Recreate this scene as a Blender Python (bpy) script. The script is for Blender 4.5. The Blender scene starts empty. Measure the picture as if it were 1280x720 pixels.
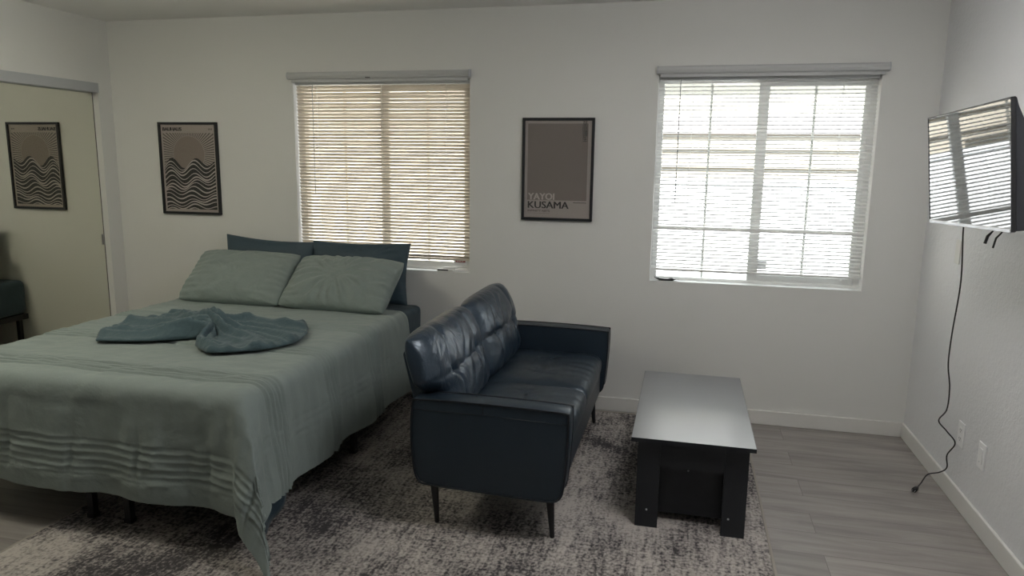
import bpy, bmesh, math, random
from mathutils import Vector, Matrix, noise
random.seed(7)
D = bpy.data
SC = bpy.context.scene
COL = SC.collection
PI = math.pi

# ------------------------------------------------------------------ camera, world, lights, exposure
cam_d = D.cameras.new('camera'); cam = D.objects.new('camera', cam_d); COL.objects.link(cam)
cam_d.sensor_fit = 'HORIZONTAL'; cam_d.sensor_width = 36.0; cam_d.lens = 899.71/1280*36.0
cam_d.clip_start = 0.05; cam_d.clip_end = 200
R_ = Vector((0.97210652, 0.23417178, 0.01313349)); U_ = Vector((-0.05302642, 0.16488899, 0.98488569)); F_ = Vector((-0.22846687, 0.95811022, -0.17270696))
cam.matrix_world = Matrix(((R_.x, U_.x, -F_.x, 3.9198), (R_.y, U_.y, -F_.y, -4.3644), (R_.z, U_.z, -F_.z, 1.5319), (0, 0, 0, 1)))
SC.camera = cam

SKY = 1.0
SUN = 8.5
FILL = 1.0
FILL_LIGHTS = ((0.95, -2.1, (1.0, 0.96, 0.79), 3.4), (4.25, -2.1, (1.0, 0.99, 0.985), 4.4)); LR = 0.25  # added fill lights, unseen: position, tint and strength
world = D.worlds.new('sky'); SC.world = world; world.use_nodes = True
bg = world.node_tree.nodes['Background']; bg.inputs[0].default_value = (0.86, 0.93, 1.0, 1); bg.inputs[1].default_value = SKY

def portal(name, loc, sx, sz, facing_back=True):
    l = D.lights.new(name, 'AREA'); l.shape = 'RECTANGLE'; l.size = sx; l.size_y = sz
    o = D.objects.new(name, l); COL.objects.link(o); o.location = loc
    o.rotation_euler = (math.radians(-90), 0, 0) if facing_back else (math.radians(90), 0, 0)
    l.cycles.is_portal = True
    return o
portal('window_daylight', (2.0, 0.16, 1.43), 1.2, 1.2)
portal('window_daylight', (4.32, 0.16, 1.43), 1.2, 1.2)
sun_d = D.lights.new('sun', 'SUN'); sun_d.energy = SUN; sun_d.angle = math.radians(0.6); sun_d.color = (1.0, 0.98, 0.96)
sun = D.objects.new('sun', sun_d); COL.objects.link(sun); sun.rotation_euler = (math.radians(28), 0, math.radians(-14))   # high behind the house, on the neighbour's wall

vs = SC.view_settings
vs.view_transform = 'Standard'; vs.look = 'None'; vs.gamma = 1.0; vs.use_curve_mapping = False; vs.exposure = 2.0

# ------------------------------------------------------------------ materials
def mat(name, col, rough=0.6, metal=0.0, var=None, vscale=8, bump=0.0, bscale=60, bdetail=3, spec=None, coat=0, coat_r=0.1, sheen=0, bump2=0.0, b2scale=12, distort=0.0, dist=0.01):
    m = D.materials.new(name); m.use_nodes = True
    nt = m.node_tree; N = nt.nodes; L = nt.links
    b = N['Principled BSDF']
    b.inputs['Base Color'].default_value = (*col, 1); b.inputs['Roughness'].default_value = rough; b.inputs['Metallic'].default_value = metal
    if spec is not None: b.inputs['Specular IOR Level'].default_value = spec
    if coat: b.inputs['Coat Weight'].default_value = coat; b.inputs['Coat Roughness'].default_value = coat_r
    if sheen: b.inputs['Sheen Weight'].default_value = sheen
    tc = N.new('ShaderNodeTexCoord')
    if var:
        t = N.new('ShaderNodeTexNoise'); t.inputs['Scale'].default_value = vscale; t.inputs['Detail'].default_value = 4
        L.new(tc.outputs['Object'], t.inputs['Vector'])
        mx = N.new('ShaderNodeMix'); mx.data_type = 'RGBA'
        mx.inputs[6].default_value = (*col, 1); mx.inputs[7].default_value = (*var, 1)
        L.new(t.outputs['Fac'], mx.inputs[0]); L.new(mx.outputs[2], b.inputs['Base Color'])
    last = None
    for (s, sc_, dd) in ((bump, bscale, dist), (bump2, b2scale, dist*3)):
        if s:
            t = N.new('ShaderNodeTexNoise'); t.inputs['Scale'].default_value = sc_; t.inputs['Detail'].default_value = bdetail; t.inputs['Distortion'].default_value = distort
            L.new(tc.outputs['Object'], t.inputs['Vector'])
            bn = N.new('ShaderNodeBump'); bn.inputs['Strength'].default_value = s; bn.inputs['Distance'].default_value = dd
            L.new(t.outputs['Fac'], bn.inputs['Height'])
            if last: L.new(last.outputs[0], bn.inputs['Normal'])
            last = bn
    if last: L.new(last.outputs[0], b.inputs['Normal'])
    return m

M = {}
M['wall'] = mat('wall_paint', (0.755, 0.755, 0.73), 0.75, bump=0.25, bscale=140, dist=0.002)
M['wall_tex'] = mat('textured_wall_paint', (0.78, 0.785, 0.80), 0.6, bump=0.55, bscale=95, dist=0.004, bump2=0.2, b2scale=35)
M['ceiling'] = mat('ceiling_paint', (0.88, 0.87, 0.85), 0.85, bump=0.2, bscale=120, dist=0.002)
M['trim'] = mat('trim_paint', (0.76, 0.75, 0.72), 0.4)
M['vinyl'] = mat('white_vinyl', (0.82, 0.82, 0.80), 0.35)
M['reveal'] = mat('reveal_paint', (0.85, 0.85, 0.83), 0.6)
M['shade_white'] = mat('shade_fabric', (0.56, 0.57, 0.57), 0.6)
M['black_metal'] = mat('black_metal', (0.012, 0.012, 0.014), 0.45)
M['black_plastic'] = mat('black_plastic', (0.015, 0.015, 0.017), 0.4)
M['dark_plastic'] = mat('dark_grey_plastic', (0.03, 0.033, 0.04), 0.5)
M['steel'] = mat('steel', (0.6, 0.6, 0.62), 0.3, metal=1)
M['header'] = mat('track_metal', (0.50, 0.52, 0.54), 0.5)
M['plate'] = mat('plate_plastic', (0.90, 0.90, 0.91), 0.35)
M['slot'] = mat('slot_grey', (0.10, 0.10, 0.10), 0.5)
M['sage'] = mat('sage_microfibre', (0.265, 0.318, 0.303), 0.75, var=(0.24, 0.29, 0.277), vscale=3, bump=0.45, bscale=7, bdetail=5, distort=0.25, dist=0.03, sheen=0.15)
M['sage_pillow'] = mat('sage_pillowcase', (0.235, 0.285, 0.268), 0.75, var=(0.21, 0.255, 0.243), vscale=4, bump=0.6, bscale=8, bdetail=5, distort=0.4, dist=0.035, sheen=0.15)
M['navy'] = mat('teal_navy_sheet', (0.030, 0.060, 0.082), 0.6, bump=0.35, bscale=7, bdetail=4, distort=1.5, dist=0.02, sheen=0.1)
M['muslin'] = mat('teal_muslin', (0.055, 0.098, 0.116), 0.85, var=(0.078, 0.128, 0.145), vscale=60, bump=0.6, bscale=150, dist=0.004, bump2=0.5, b2scale=28, distort=0.6, sheen=0.2)
M['leather'] = mat('navy_leather', (0.014, 0.024, 0.036), 0.36, var=(0.020, 0.032, 0.046), vscale=5, bump=0.12, bscale=300, dist=0.001, bump2=0.25, b2scale=9, distort=2.0, spec=0.6)
M['leather_back'] = mat('navy_leather_creased', (0.016, 0.028, 0.046), 0.29, var=(0.020, 0.035, 0.056), vscale=6, bump=0.3, bscale=8, bdetail=3, distort=2.5, dist=0.02, spec=0.8)
for k_ in ('leather', 'leather_back'): M[k_].node_tree.nodes['Principled BSDF'].inputs['Specular Tint'].default_value = (0.80, 0.90, 1.0, 1)  # blue tint puts cool daylight highlights into the leather
M['piping'] = mat('navy_piping', (0.008, 0.012, 0.018), 0.4)
M['print_dark'] = mat('print_charcoal', (0.035, 0.034, 0.034), 0.7)
M['print_light'] = mat('print_pale', (0.55, 0.50, 0.465), 0.7)
M['print_paper'] = mat('print_paper', (0.46, 0.405, 0.37), 0.7)
M['print_sun'] = mat('print_sun', (0.30, 0.25, 0.22), 0.7)
M['print_brown'] = mat('print_brown', (0.225, 0.195, 0.178), 0.7, var=(0.25, 0.218, 0.20), vscale=180)
M['print_paper2'] = mat('print_paper_warm', (0.43, 0.385, 0.36), 0.7)
M['print_grey'] = mat('print_grey', (0.15, 0.13, 0.12), 0.7)
M['frame_black'] = mat('frame_black', (0.012, 0.013, 0.016), 0.45)
M['red'] = mat('red_label', (0.32, 0.01, 0.015), 0.5)
M['screen'] = mat('screen_glass', (0.006, 0.007, 0.008), 0.035, spec=1.0, coat=1.0, coat_r=0.02)
M['silver'] = mat('silver_trim', (0.42, 0.42, 0.43), 0.3, metal=0.6)
M['outer_cream'] = mat('outer_cream_stucco', (0.47, 0.45, 0.39), 0.9, bump=0.3, bscale=50)
M['outer_cream_light'] = mat('outer_pale_stucco', (0.66, 0.62, 0.54), 0.9, bump=0.3, bscale=50)
M['outer_lilac'] = mat('outer_grey_trim', (0.42, 0.39, 0.40), 0.8)
M['outer_tan'] = mat('outer_tan_siding', (0.40, 0.37, 0.31), 0.9, var=(0.34, 0.31, 0.26), vscale=6)
M['fence_white'] = mat('fence_white', (0.70, 0.72, 0.75), 0.6)
M['outer_ground'] = mat('concrete', (0.24, 0.235, 0.22), 0.9, var=(0.2, 0.195, 0.19), vscale=4)
M['wood_dark'] = mat('kitchen_grey', (0.35, 0.34, 0.33), 0.5)

def glass_mat(name, tint=(0.95, 0.96, 0.95), refl=1.45, gloss_r=0.0):
    m = D.materials.new(name); m.use_nodes = True; nt = m.node_tree; N = nt.nodes; N.clear()
    o = N.new('ShaderNodeOutputMaterial'); mx = N.new('ShaderNodeMixShader'); tr = N.new('ShaderNodeBsdfTransparent'); gl = N.new('ShaderNodeBsdfGlossy'); fr = N.new('ShaderNodeFresnel')
    tr.inputs[0].default_value = (*tint, 1); gl.inputs['Roughness'].default_value = gloss_r; fr.inputs['IOR'].default_value = refl
    ge = N.new('ShaderNodeNewGeometry'); om = N.new('ShaderNodeMath'); om.operation = 'SUBTRACT'; om.inputs[0].default_value = 1.0; mu = N.new('ShaderNodeMath'); mu.operation = 'MULTIPLY'
    nt.links.new(ge.outputs['Backfacing'], om.inputs[1]); nt.links.new(om.outputs[0], mu.inputs[0]); nt.links.new(fr.outputs[0], mu.inputs[1]); nt.links.new(mu.outputs[0], mx.inputs[0]); nt.links.new(tr.outputs[0], mx.inputs[1]); nt.links.new(gl.outputs[0], mx.inputs[2]); nt.links.new(mx.outputs[0], o.inputs[0])
    return m
M['glass'] = glass_mat('window_glass')
M['poster_glass'] = glass_mat('poster_glass', (0.97, 0.97, 0.97), 1.4, 0.02)

def slat_mat(name, col, tcol, k):
    m = D.materials.new(name); m.use_nodes = True; nt = m.node_tree; N = nt.nodes; N.clear()
    o = N.new('ShaderNodeOutputMaterial'); mx = N.new('ShaderNodeMixShader'); d = N.new('ShaderNodeBsdfPrincipled'); t = N.new('ShaderNodeBsdfTranslucent')
    d.inputs['Base Color'].default_value = (*col, 1); d.inputs['Roughness'].default_value = 0.4; t.inputs[0].default_value = (*tcol, 1); mx.inputs[0].default_value = k
    nt.links.new(d.outputs[0], mx.inputs[1]); nt.links.new(t.outputs[0], mx.inputs[2]); nt.links.new(mx.outputs[0], o.inputs[0])
    return m
M['slat_backlit'] = slat_mat('backlit_tan_slats', (0.66, 0.60, 0.52), (0.7, 0.56, 0.42), 0.04)  # backlit tan of the white slats is put into their colour
M['slat_white'] = slat_mat('white_slats', (0.84, 0.84, 0.82), (0.8, 0.78, 0.74), 0.10)

# mirror: slightly green-gold silvered glass
mm = mat('mirror', (0.80, 0.80, 0.715), 0.0, metal=1); M['mirror'] = mm

def floor_mat():
    m = D.materials.new('grey_vinyl_planks'); m.use_nodes = True; nt = m.node_tree; N = nt.nodes; L = nt.links; b = N['Principled BSDF']
    tc = N.new('ShaderNodeTexCoord'); mp = N.new('ShaderNodeMapping'); L.new(tc.outputs['Object'], mp.inputs[0])
    br = N.new('ShaderNodeTexBrick'); br.offset = 0.37; br.inputs['Scale'].default_value = 1.0
    br.inputs['Brick Width'].default_value = 1.22; br.inputs['Row Height'].default_value = 0.18; br.inputs['Mortar Size'].default_value = 0.0015
    br.inputs['Mortar Smooth'].default_value = 0.3; br.inputs['Bias'].default_value = 0.0
    br.inputs['Color1'].default_value = (0.0, 0.0, 0.0, 1); br.inputs['Color2'].default_value = (1, 1, 1, 1); br.inputs['Mortar'].default_value = (0.5, 0.5, 0.5, 1)
    mp.inputs['Location'].default_value = (0.35, 0.055, 0)
    L.new(mp.outputs[0], br.inputs['Vector'])
    # grain stretched along x, offset per plank
    mp2 = N.new('ShaderNodeMapping'); mp2.inputs['Scale'].default_value = (1.1, 10, 1); L.new(tc.outputs['Object'], mp2.inputs[0])
    add = N.new('ShaderNodeVectorMath'); add.operation = 'ADD'; sc = N.new('ShaderNodeVectorMath'); sc.operation = 'SCALE'; sc.inputs['Scale'].default_value = 7.0
    L.new(br.outputs['Color'], sc.inputs[0]); L.new(mp2.outputs[0], add.inputs[0]); L.new(sc.outputs[0], add.inputs[1])
    n1 = N.new('ShaderNodeTexNoise'); n1.inputs['Scale'].default_value = 1.6; n1.inputs['Detail'].default_value = 7; n1.inputs['Roughness'].default_value = 0.65; n1.inputs['Distortion'].default_value = 0.6
    L.new(add.outputs[0], n1.inputs['Vector'])
    cr = N.new('ShaderNodeValToRGB'); cr.color_ramp.elements[0].position = 0.25; cr.color_ramp.elements[0].color = (0.195, 0.178, 0.165, 1)
    cr.color_ramp.elements[1].position = 0.8; cr.color_ramp.elements[1].color = (0.42, 0.39, 0.365, 1)
    L.new(n1.outputs['Fac'], cr.inputs[0])
    hv = N.new('ShaderNodeHueSaturation'); ml = N.new('ShaderNodeMapRange'); ml.inputs['To Min'].default_value = 0.92; ml.inputs['To Max'].default_value = 1.08
    L.new(br.outputs['Color'], ml.inputs['Value']); L.new(ml.outputs[0], hv.inputs['Value']); L.new(cr.outputs[0], hv.inputs['Color'])
    mx = N.new('ShaderNodeMix'); mx.data_type = 'RGBA'; mx.inputs[7].default_value = (0.16, 0.145, 0.135, 1)
    L.new(br.outputs['Fac'], mx.inputs[0]); L.new(hv.outputs[0], mx.inputs[6]); L.new(mx.outputs[2], b.inputs['Base Color'])
    b.inputs['Roughness'].default_value = 0.34
    bp = N.new('ShaderNodeBump'); bp.inputs['Strength'].default_value = 0.15; bp.inputs['Distance'].default_value = 0.003
    L.new(n1.outputs['Fac'], bp.inputs['Height']); L.new(bp.outputs[0], b.inputs['Normal'])
    return m
M['floor'] = floor_mat()

def rug_mat():
    m = D.materials.new('distressed_rug_pile'); m.use_nodes = True; nt = m.node_tree; N = nt.nodes; L = nt.links; b = N['Principled BSDF']
    tc = N.new('ShaderNodeTexCoord')
    def nz(scale, sx, sy, detail=4, rough=0.6, dist=0.0, off=0.0):
        mp = N.new('ShaderNodeMapping'); mp.inputs['Scale'].default_value = (sx, sy, 1); mp.inputs['Location'].default_value = (off, off*1.7, 0); L.new(tc.outputs['Object'], mp.inputs[0])
        n = N.new('ShaderNodeTexNoise'); n.inputs['Scale'].default_value = scale; n.inputs['Detail'].default_value = detail; n.inputs['Roughness'].default_value = rough; n.inputs['Distortion'].default_value = dist
        L.new(mp.outputs[0], n.inputs['Vector']); return n.outputs['Fac']
    def mth(op, a, c=None, v=None, clamp=False):
        n = N.new('ShaderNodeMath'); n.operation = op; n.use_clamp = clamp
        L.new(a, n.inputs[0])
        if c is not None: L.new(c, n.inputs[1])
        if v is not None: n.inputs[1].default_value = v
        return n.outputs[0]
    patch = nz(1.9, 1.0, 0.75, 3, 0.55, 0.8, 3.0)
    streak_y = nz(26, 2.2, 0.28, 3, 0.6, 0.3, 1.0)
    streak_x = nz(26, 0.28, 2.2, 3, 0.6, 0.3, 5.0)
    speck = nz(85, 1.0, 0.8, 2, 0.6, 0.0, 2.0)
    s = mth('MULTIPLY', patch, v=1.7)
    s = mth('ADD', s, mth('MULTIPLY', streak_y, v=1.0)); s = mth('ADD', s, mth('MULTIPLY', streak_x, v=0.6)); s = mth('ADD', s, mth('MULTIPLY', speck, v=1.45))
    s = mth('MULTIPLY', s, v=0.21)
    cr = N.new('ShaderNodeValToRGB'); e = cr.color_ramp.elements
    e[0].position = 0.425; e[0].color = (0.055, 0.050, 0.052, 1)
    e[1].position = 0.57; e[1].color = (0.52, 0.48, 0.445, 1)
    e2 = cr.color_ramp.elements.new(0.46); e2.color = (0.16, 0.147, 0.145, 1)
    e3 = cr.color_ramp.elements.new(0.50); e3.color = (0.32, 0.29, 0.272, 1)
    L.new(s, cr.inputs[0]); L.new(cr.outputs[0], b.inputs['Base Color']); b.inputs['Roughness'].default_value = 0.95
    bp = N.new('ShaderNodeBump'); bp.inputs['Strength'].default_value = 0.5; bp.inputs['Distance'].default_value = 0.004
    L.new(speck, bp.inputs['Height']); L.new(bp.outputs[0], b.inputs['Normal'])
    return m
M['rug'] = rug_mat()
M['rug_edge'] = mat('rug_binding', (0.36, 0.33, 0.29), 0.9)

def tabletop_mat(name, c1, c2, rough, coat=0.0):
    m = D.materials.new(name); m.use_nodes = True; nt = m.node_tree; N = nt.nodes; L = nt.links; b = N['Principled BSDF']
    tc = N.new('ShaderNodeTexCoord'); mp = N.new('ShaderNodeMapping'); mp.inputs['Scale'].default_value = (0.7, 14, 6); L.new(tc.outputs['Object'], mp.inputs[0])
    n = N.new('ShaderNodeTexNoise'); n.inputs['Scale'].default_value = 2.5; n.inputs['Detail'].default_value = 6; L.new(mp.outputs[0], n.inputs['Vector'])
    mx = N.new('ShaderNodeMix'); mx.data_type = 'RGBA'; mx.inputs[6].default_value = (*c1, 1); mx.inputs[7].default_value = (*c2, 1)
    L.new(n.outputs['Fac'], mx.inputs[0]); L.new(mx.outputs[2], b.inputs['Base Color'])
    mr = N.new('ShaderNodeMapRange'); mr.inputs['To Min'].default_value = rough-0.05; mr.inputs['To Max'].default_value = rough+0.07
    L.new(n.outputs['Fac'], mr.inputs['Value']); L.new(mr.outputs[0], b.inputs['Roughness'])
    b.inputs['Specular IOR Level'].default_value = 0.5; b.inputs['Coat Weight'].default_value = coat; b.inputs['Coat Roughness'].default_value = 0.3; b.inputs['Coat Tint'].default_value = (0.80, 0.87, 1, 1); b.inputs['Specular Tint'].default_value = (0.88, 0.93, 1, 1); b.inputs['Coat IOR'].default_value = 4.5  # cool window sheen put into the tints and the strong coat
    bp = N.new('ShaderNodeBump'); bp.inputs['Strength'].default_value = 0.05; bp.inputs['Distance'].default_value = 0.001
    L.new(n.outputs['Fac'], bp.inputs['Height']); L.new(bp.outputs[0], b.inputs['Normal'])
    return m
M['table_black'] = tabletop_mat('black_woodgrain', (0.010, 0.011, 0.013), (0.020, 0.022, 0.026), 0.42)
M['table_top'] = tabletop_mat('black_tabletop_laminate', (0.012, 0.013, 0.016), (0.026, 0.028, 0.034), 0.30, 1.0)

# ------------------------------------------------------------------ mesh helpers
class MB:
    """collects shapes in world coordinates; build() links them as one mesh object"""
    def __init__(s): s.v = []; s.f = []; s.mi = []; s.mats = []; s.sm = []
    def _m(s, m):
        if m is None: m = '_'
        if m not in s.mats: s.mats.append(m)
        return s.mats.index(m)
    def poly(s, verts, faces, m=None, smooth=False):
        o = len(s.v); s.v += [Vector(q) for q in verts]; k = s._m(m)
        for f in faces: s.f.append([i+o for i in f]); s.mi.append(k); s.sm.append(smooth)
    def box(s, x0, x1, y0, y1, z0, z1, m=None, bev=0.0, mat4=None, seg=2):
        bm = bmesh.new(); bmesh.ops.create_cube(bm, size=1)
        for v in bm.verts: v.co = Vector(((x0+x1)/2+v.co.x*(x1-x0), (y0+y1)/2+v.co.y*(y1-y0), (z0+z1)/2+v.co.z*(z1-z0)))
        if bev: bmesh.ops.bevel(bm, geom=bm.edges[:], offset=bev, segments=seg, affect='EDGES', profile=0.5)
        s.bm(bm, m, mat4, smooth=bool(bev) and seg > 2)
        return s
    def bm(s, bm, m=None, mat4=None, smooth=False):
        bmesh.ops.recalc_face_normals(bm, faces=bm.faces[:])
        bm.verts.index_update()
        vs = [(mat4 @ v.co if mat4 else v.co.copy()) for v in bm.verts]
        s.poly(vs, [[v.index for v in f.verts] for f in bm.faces], m, smooth); bm.free(); return s
    def tube(s, pts, r, seg=8, m=None, cap=True, smooth=True):
        pts = [Vector(q) for q in pts]; n = len(pts); rs = r if isinstance(r, (list, tuple)) else [r]*n
        V = []; Fc = []; prev = None
        for i in range(n):
            t = (pts[min(i+1, n-1)]-pts[max(i-1, 0)]).normalized()
            if prev is None: a = t.orthogonal().normalized()
            else: a = (prev - t*prev.dot(t)).normalized()
            prev = a; b = t.cross(a)
            for k in range(seg):
                an = 2*PI*k/seg; V.append(pts[i]+(a*math.cos(an)+b*math.sin(an))*rs[i])
        for i in range(n-1):
            for k in range(seg):
                Fc.append([i*seg+k, i*seg+(k+1) % seg, (i+1)*seg+(k+1) % seg, (i+1)*seg+k])
        if cap: Fc.append(list(range(seg))[::-1]); Fc.append([(n-1)*seg+k for k in range(seg)])
        s.poly(V, Fc, m, smooth); return s
    def prism(s, outline, a0, a1, axis='y', m=None, bev=0.0, seg=2, smooth=False):
        """outline: 2D points; extruded along axis from a0 to a1"""
        bm = bmesh.new()
        def P(q, a): return {'y': (q[0], a, q[1]), 'x': (a, q[0], q[1]), 'z': (q[0], q[1], a)}[axis]
        A = [bm.verts.new(P(q, a0)) for q in outline]; B = [bm.verts.new(P(q, a1)) for q in outline]
        bm.faces.new(A); bm.faces.new(B[::-1]); n = len(A)
        for i in range(n): bm.faces.new([A[i], B[i], B[(i+1) % n], A[(i+1) % n]])
        if bev:
            es = [e for f in bm.faces if len(f.verts) == n or len(f.verts) > 4 for e in f.edges]
            bmesh.ops.bevel(bm, geom=list(set(es)), offset=bev, segments=seg, affect='EDGES', profile=0.5)
        s.bm(bm, m, None, smooth); return s
    def grid(s, P, m=None, smooth=True, wrapu=False):
        """P[i][j] points"""
        nu = len(P); nv = len(P[0]); V = [q for row in P for q in row]; Fc = []
        for i in range(nu if wrapu else nu-1):
            for j in range(nv-1):
                i2 = (i+1) % nu
                Fc.append([i*nv+j, i2*nv+j, i2*nv+j+1, i*nv+j+1])
        s.poly(V, Fc, m, smooth); return s
    def build(s, name, mt=None, parent=None, loc=None, auto=None):
        off = Vector((0, 0, 0))
        if parent is not None: off = root_of(parent)
        elif loc is not None: off = Vector(loc)
        me = D.meshes.new(name); me.from_pydata([tuple(v-off) for v in s.v], [], s.f)
        for k in s.mats: me.materials.append(M[k] if k != '_' else M[mt])
        me.polygons.foreach_set('material_index', s.mi); me.polygons.foreach_set('use_smooth', s.sm)
        me.update()
        o = D.objects.new(name, me); COL.objects.link(o)
        if parent is not None: o.parent = parent
        else: o.location = off
        return o
def root_of(o):
    v = Vector((0, 0, 0))
    while o is not None: v += o.location; o = o.parent
    return v
def subsurf(o, n=1):
    md = o.modifiers.new('subdivision', 'SUBSURF'); md.levels = n; md.render_levels = n; return o
def solid(o, t, off=-1):
    md = o.modifiers.new('thickness', 'SOLIDIFY'); md.thickness = t; md.offset = off; return o
def bevel(o, w, seg=3):
    md = o.modifiers.new('bevel', 'BEVEL'); md.width = w; md.segments = seg; md.limit_method = 'ANGLE'; md.angle_limit = math.radians(40)
    return o
def tag(o, label, cat, group=None, kind=None):
    o['label'] = label; o['category'] = cat
    if group: o['group'] = group
    if kind: o['kind'] = kind
    return o
def lab(o, label): o['label'] = label; return o
def thing(name, loc, label, cat, group=None):
    o = D.objects.new(name, None); COL.objects.link(o); o.location = loc; o.empty_display_size = 0.1
    return tag(o, label, cat, group)
def struct(name, mb, mt):
    o = mb.build(name, mt); o['kind'] = 'structure'; return o
def sroot(name, loc):
    o = D.objects.new(name, None); COL.objects.link(o); o.location = loc; o['kind'] = 'structure'; return o
def catmull(pts, n=8):
    pts = [Vector(p) for p in pts]; out = []
    P = [pts[0]*2-pts[1]]+pts+[pts[-1]*2-pts[-2]]
    for i in range(1, len(P)-2):
        a, b, c, d = P[i-1:i+3]
        for k in range(n):
            t = k/n; out.append(0.5*((2*b)+(c-a)*t+(2*a-5*b+4*c-d)*t*t+(3*b-a-3*c+d)*t*t*t))
    out.append(pts[-1]); return out
def nz(x, y, z=0.0): return noise.noise(Vector((x, y, z)))
def text_mb(mb, s, x, z, size, y, mt, bold=0.0, font=None, xs=1.0, width=None, align='LEFT'):
    cu = D.curves.new('lettering', 'FONT'); cu.body = s; cu.size = size; cu.align_x = align; cu.extrude = 0.0002; cu.offset = bold; cu.resolution_u = 3
    o = D.objects.new('lettering', cu); COL.objects.link(o)
    bpy.context.view_layer.update()
    dg = bpy.context.evaluated_depsgraph_get(); me = D.meshes.new_from_object(o.evaluated_get(dg))
    vs_ = [v.co.copy() for v in me.vertices]; fs = [list(p.vertices) for p in me.polygons]
    D.objects.remove(o); D.curves.remove(cu)
    if vs_:
        mnx = min(v.x for v in vs_); mxx = max(v.x for v in vs_)
        k = (width/(mxx-mnx)) if width else xs
        mb.poly([(x+(v.x-mnx)*k, y-v.z, z+v.y) for v in vs_], fs, mt)
    D.meshes.remove(me)

# ------------------------------------------------------------------ room constants
XL, XR, YB, YF, ZC = 0.0, 5.2066, 0.0, -7.1, 2.44
W1 = (1.3963, 2.5997, 0.8261, 2.035); W2 = (3.7298, 4.9137, 0.8336, 2.035)
TH = 0.14

# ------------------------------------------------------------------ room shell
struct('floor', MB().box(-0.75, XR+0.1, YF-0.1, 0.14, -0.1, 0.0), 'floor')
struct('ceiling', MB().box(-0.75, XR+0.1, YF-0.1, 0.14, ZC, ZC+0.1), 'ceiling')
b = MB(); xs = [-0.75, W1[0], W1[1], W2[0], W2[1], XR+0.1]
b.box(xs[0], xs[1], 0, TH, 0, ZC); b.box(xs[2], xs[3], 0, TH, 0, ZC); b.box(xs[4], xs[5], 0, TH, 0, ZC)
for w in (W1, W2):
    b.box(w[0], w[1], 0, TH, 0, w[2]); b.box(w[0], w[1], 0, TH, w[3], ZC)
struct('wall_back', b, 'wall')
struct('wall_right', MB().box(XR, XR+0.1, YF-0.1, 0.0, 0, ZC), 'wall_tex')
b = MB(); CZ = 2.0
b.box(-0.12, 0, -0.122, 0, 0, ZC); b.box(-0.12, 0, -3.2, -0.122, CZ, ZC); b.box(-0.12, 0, YF-0.1, -3.2, 0, ZC)
struct('wall_left', b, 'wall')
struct('wall_closet', MB().box(-0.75, -0.65, -3.4, 0.0, 0, ZC).box(-0.65, -0.12, -3.4, -3.3, 0, ZC), 'wall')
b = MB(); b.box(-0.12, XR, YF-0.1, YF, 0, ZC)
struct('wall_front', b, 'wall')

def baseboard(name, a):
    o = struct(name, a, 'trim'); bevel(o, 0.004, 2); return o
baseboard('baseboard_back', MB().box(0.0, XR-0.0145, -0.014, 0.0, 0, 0.0864))
baseboard('baseboard_right', MB().box(XR-0.014, XR, YF+0.015, -0.0, 0, 0.0864))
baseboard('baseboard_left', MB().box(0, 0.014, -0.121, -0.0145, 0, 0.0864))
baseboard('baseboard_left_front', MB().box(0, 0.014, YF, -3.2, 0, 0.0864))

# reveals (thin paint lining of the window openings) and windows
def window(idx, w, mull, bars):
    x0, x1, z0, z1 = w; yf0, yf1 = 0.075, 0.13
    lin = MB(); t = 0.002
    lin.box(x0, x0+t, 0.0005, 0.075, z0, z1).box(x1-t, x1, 0.0005, 0.075, z0, z1).box(x0, x1, -0.001, 0.075, z0-0.0, z0+0.004)
    struct('trim_%d' % idx, lin, 'reveal')
    r = sroot('window_%d' % idx, ((x0+x1)/2, 0.1, z0))
    f = MB(); fw = 0.036
    f.box(x0+t, x0+fw, yf0, yf1, z0+.004, z1); f.box(x1-fw, x1-t, yf0, yf1, z0+.004, z1); f.box(x0+fw, x1-fw, yf0, yf1, z1-fw, z1); f.box(x0+fw, x1-fw, yf0, yf1, z0+.004, z0+0.022)
    bevel(f.build('window_frame', 'vinyl', r), 0.002, 2)
    # sliding sash (right) stands a little forward of the fixed pane
    s = MB(); sx0 = mull-0.028; sx1 = x1-fw; sz0 = z0+0.022; sz1 = z1-fw
    s.box(sx0, sx0+0.056, yf0+0.004, yf0+0.028, sz0, sz1); s.box(sx1-0.026, sx1, yf0+0.004, yf0+0.028, sz0, sz1)
    s.box(sx0+.056, sx1-.026, yf0+0.004, yf0+0.028, sz0, sz0+0.035); s.box(sx0+.056, sx1-.026, yf0+0.004, yf0+0.028, sz1-0.026, sz1)
    bevel(s.build('sliding_sash', 'vinyl', r), 0.002, 2)
    MB().box(sx0+.05, sx1-.02, yf0+0.013, yf0+0.018, sz0+.03, sz1-.02).build('pane', 'glass', r)
    MB().box(x0+fw, sx0+0.05, yf0+0.036, yf0+0.041, sz0-.002, sz1+.002).build('pane', 'glass', r)
    g = MB()
    for bx in bars:
        y = yf0+0.0148 if bx > mull else yf0+0.0378
        yy = y+0.004
        g.box(bx-0.007, bx+0.007, y+.006, yy+.008, sz0, sz1)
    g.build('muntin_grid', 'vinyl', r)
    l = MB(); l.box(mull-0.012, mull+0.016, yf0-0.008, yf0+0.004, z0+.045, z0+.095); l.box(mull-0.006, mull+0.010, yf0-0.018, yf0-0.008, z0+.062, z0+.078)
    bevel(l.build('sash_lock', 'vinyl', r), 0.002, 2)
    return r
win1 = window(1, W1, 1.998, (1.70, 2.29))
win2 = window(2, W2, 4.322, (4.035, 4.60))
st = MB(); st.box(2.470, 2.560, 0.0725, 0.0748, 0.868, 0.912, 'plate'); st.box(2.482, 2.548, 0.0712, 0.0725, 0.884, 0.908, 'red')
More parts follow.
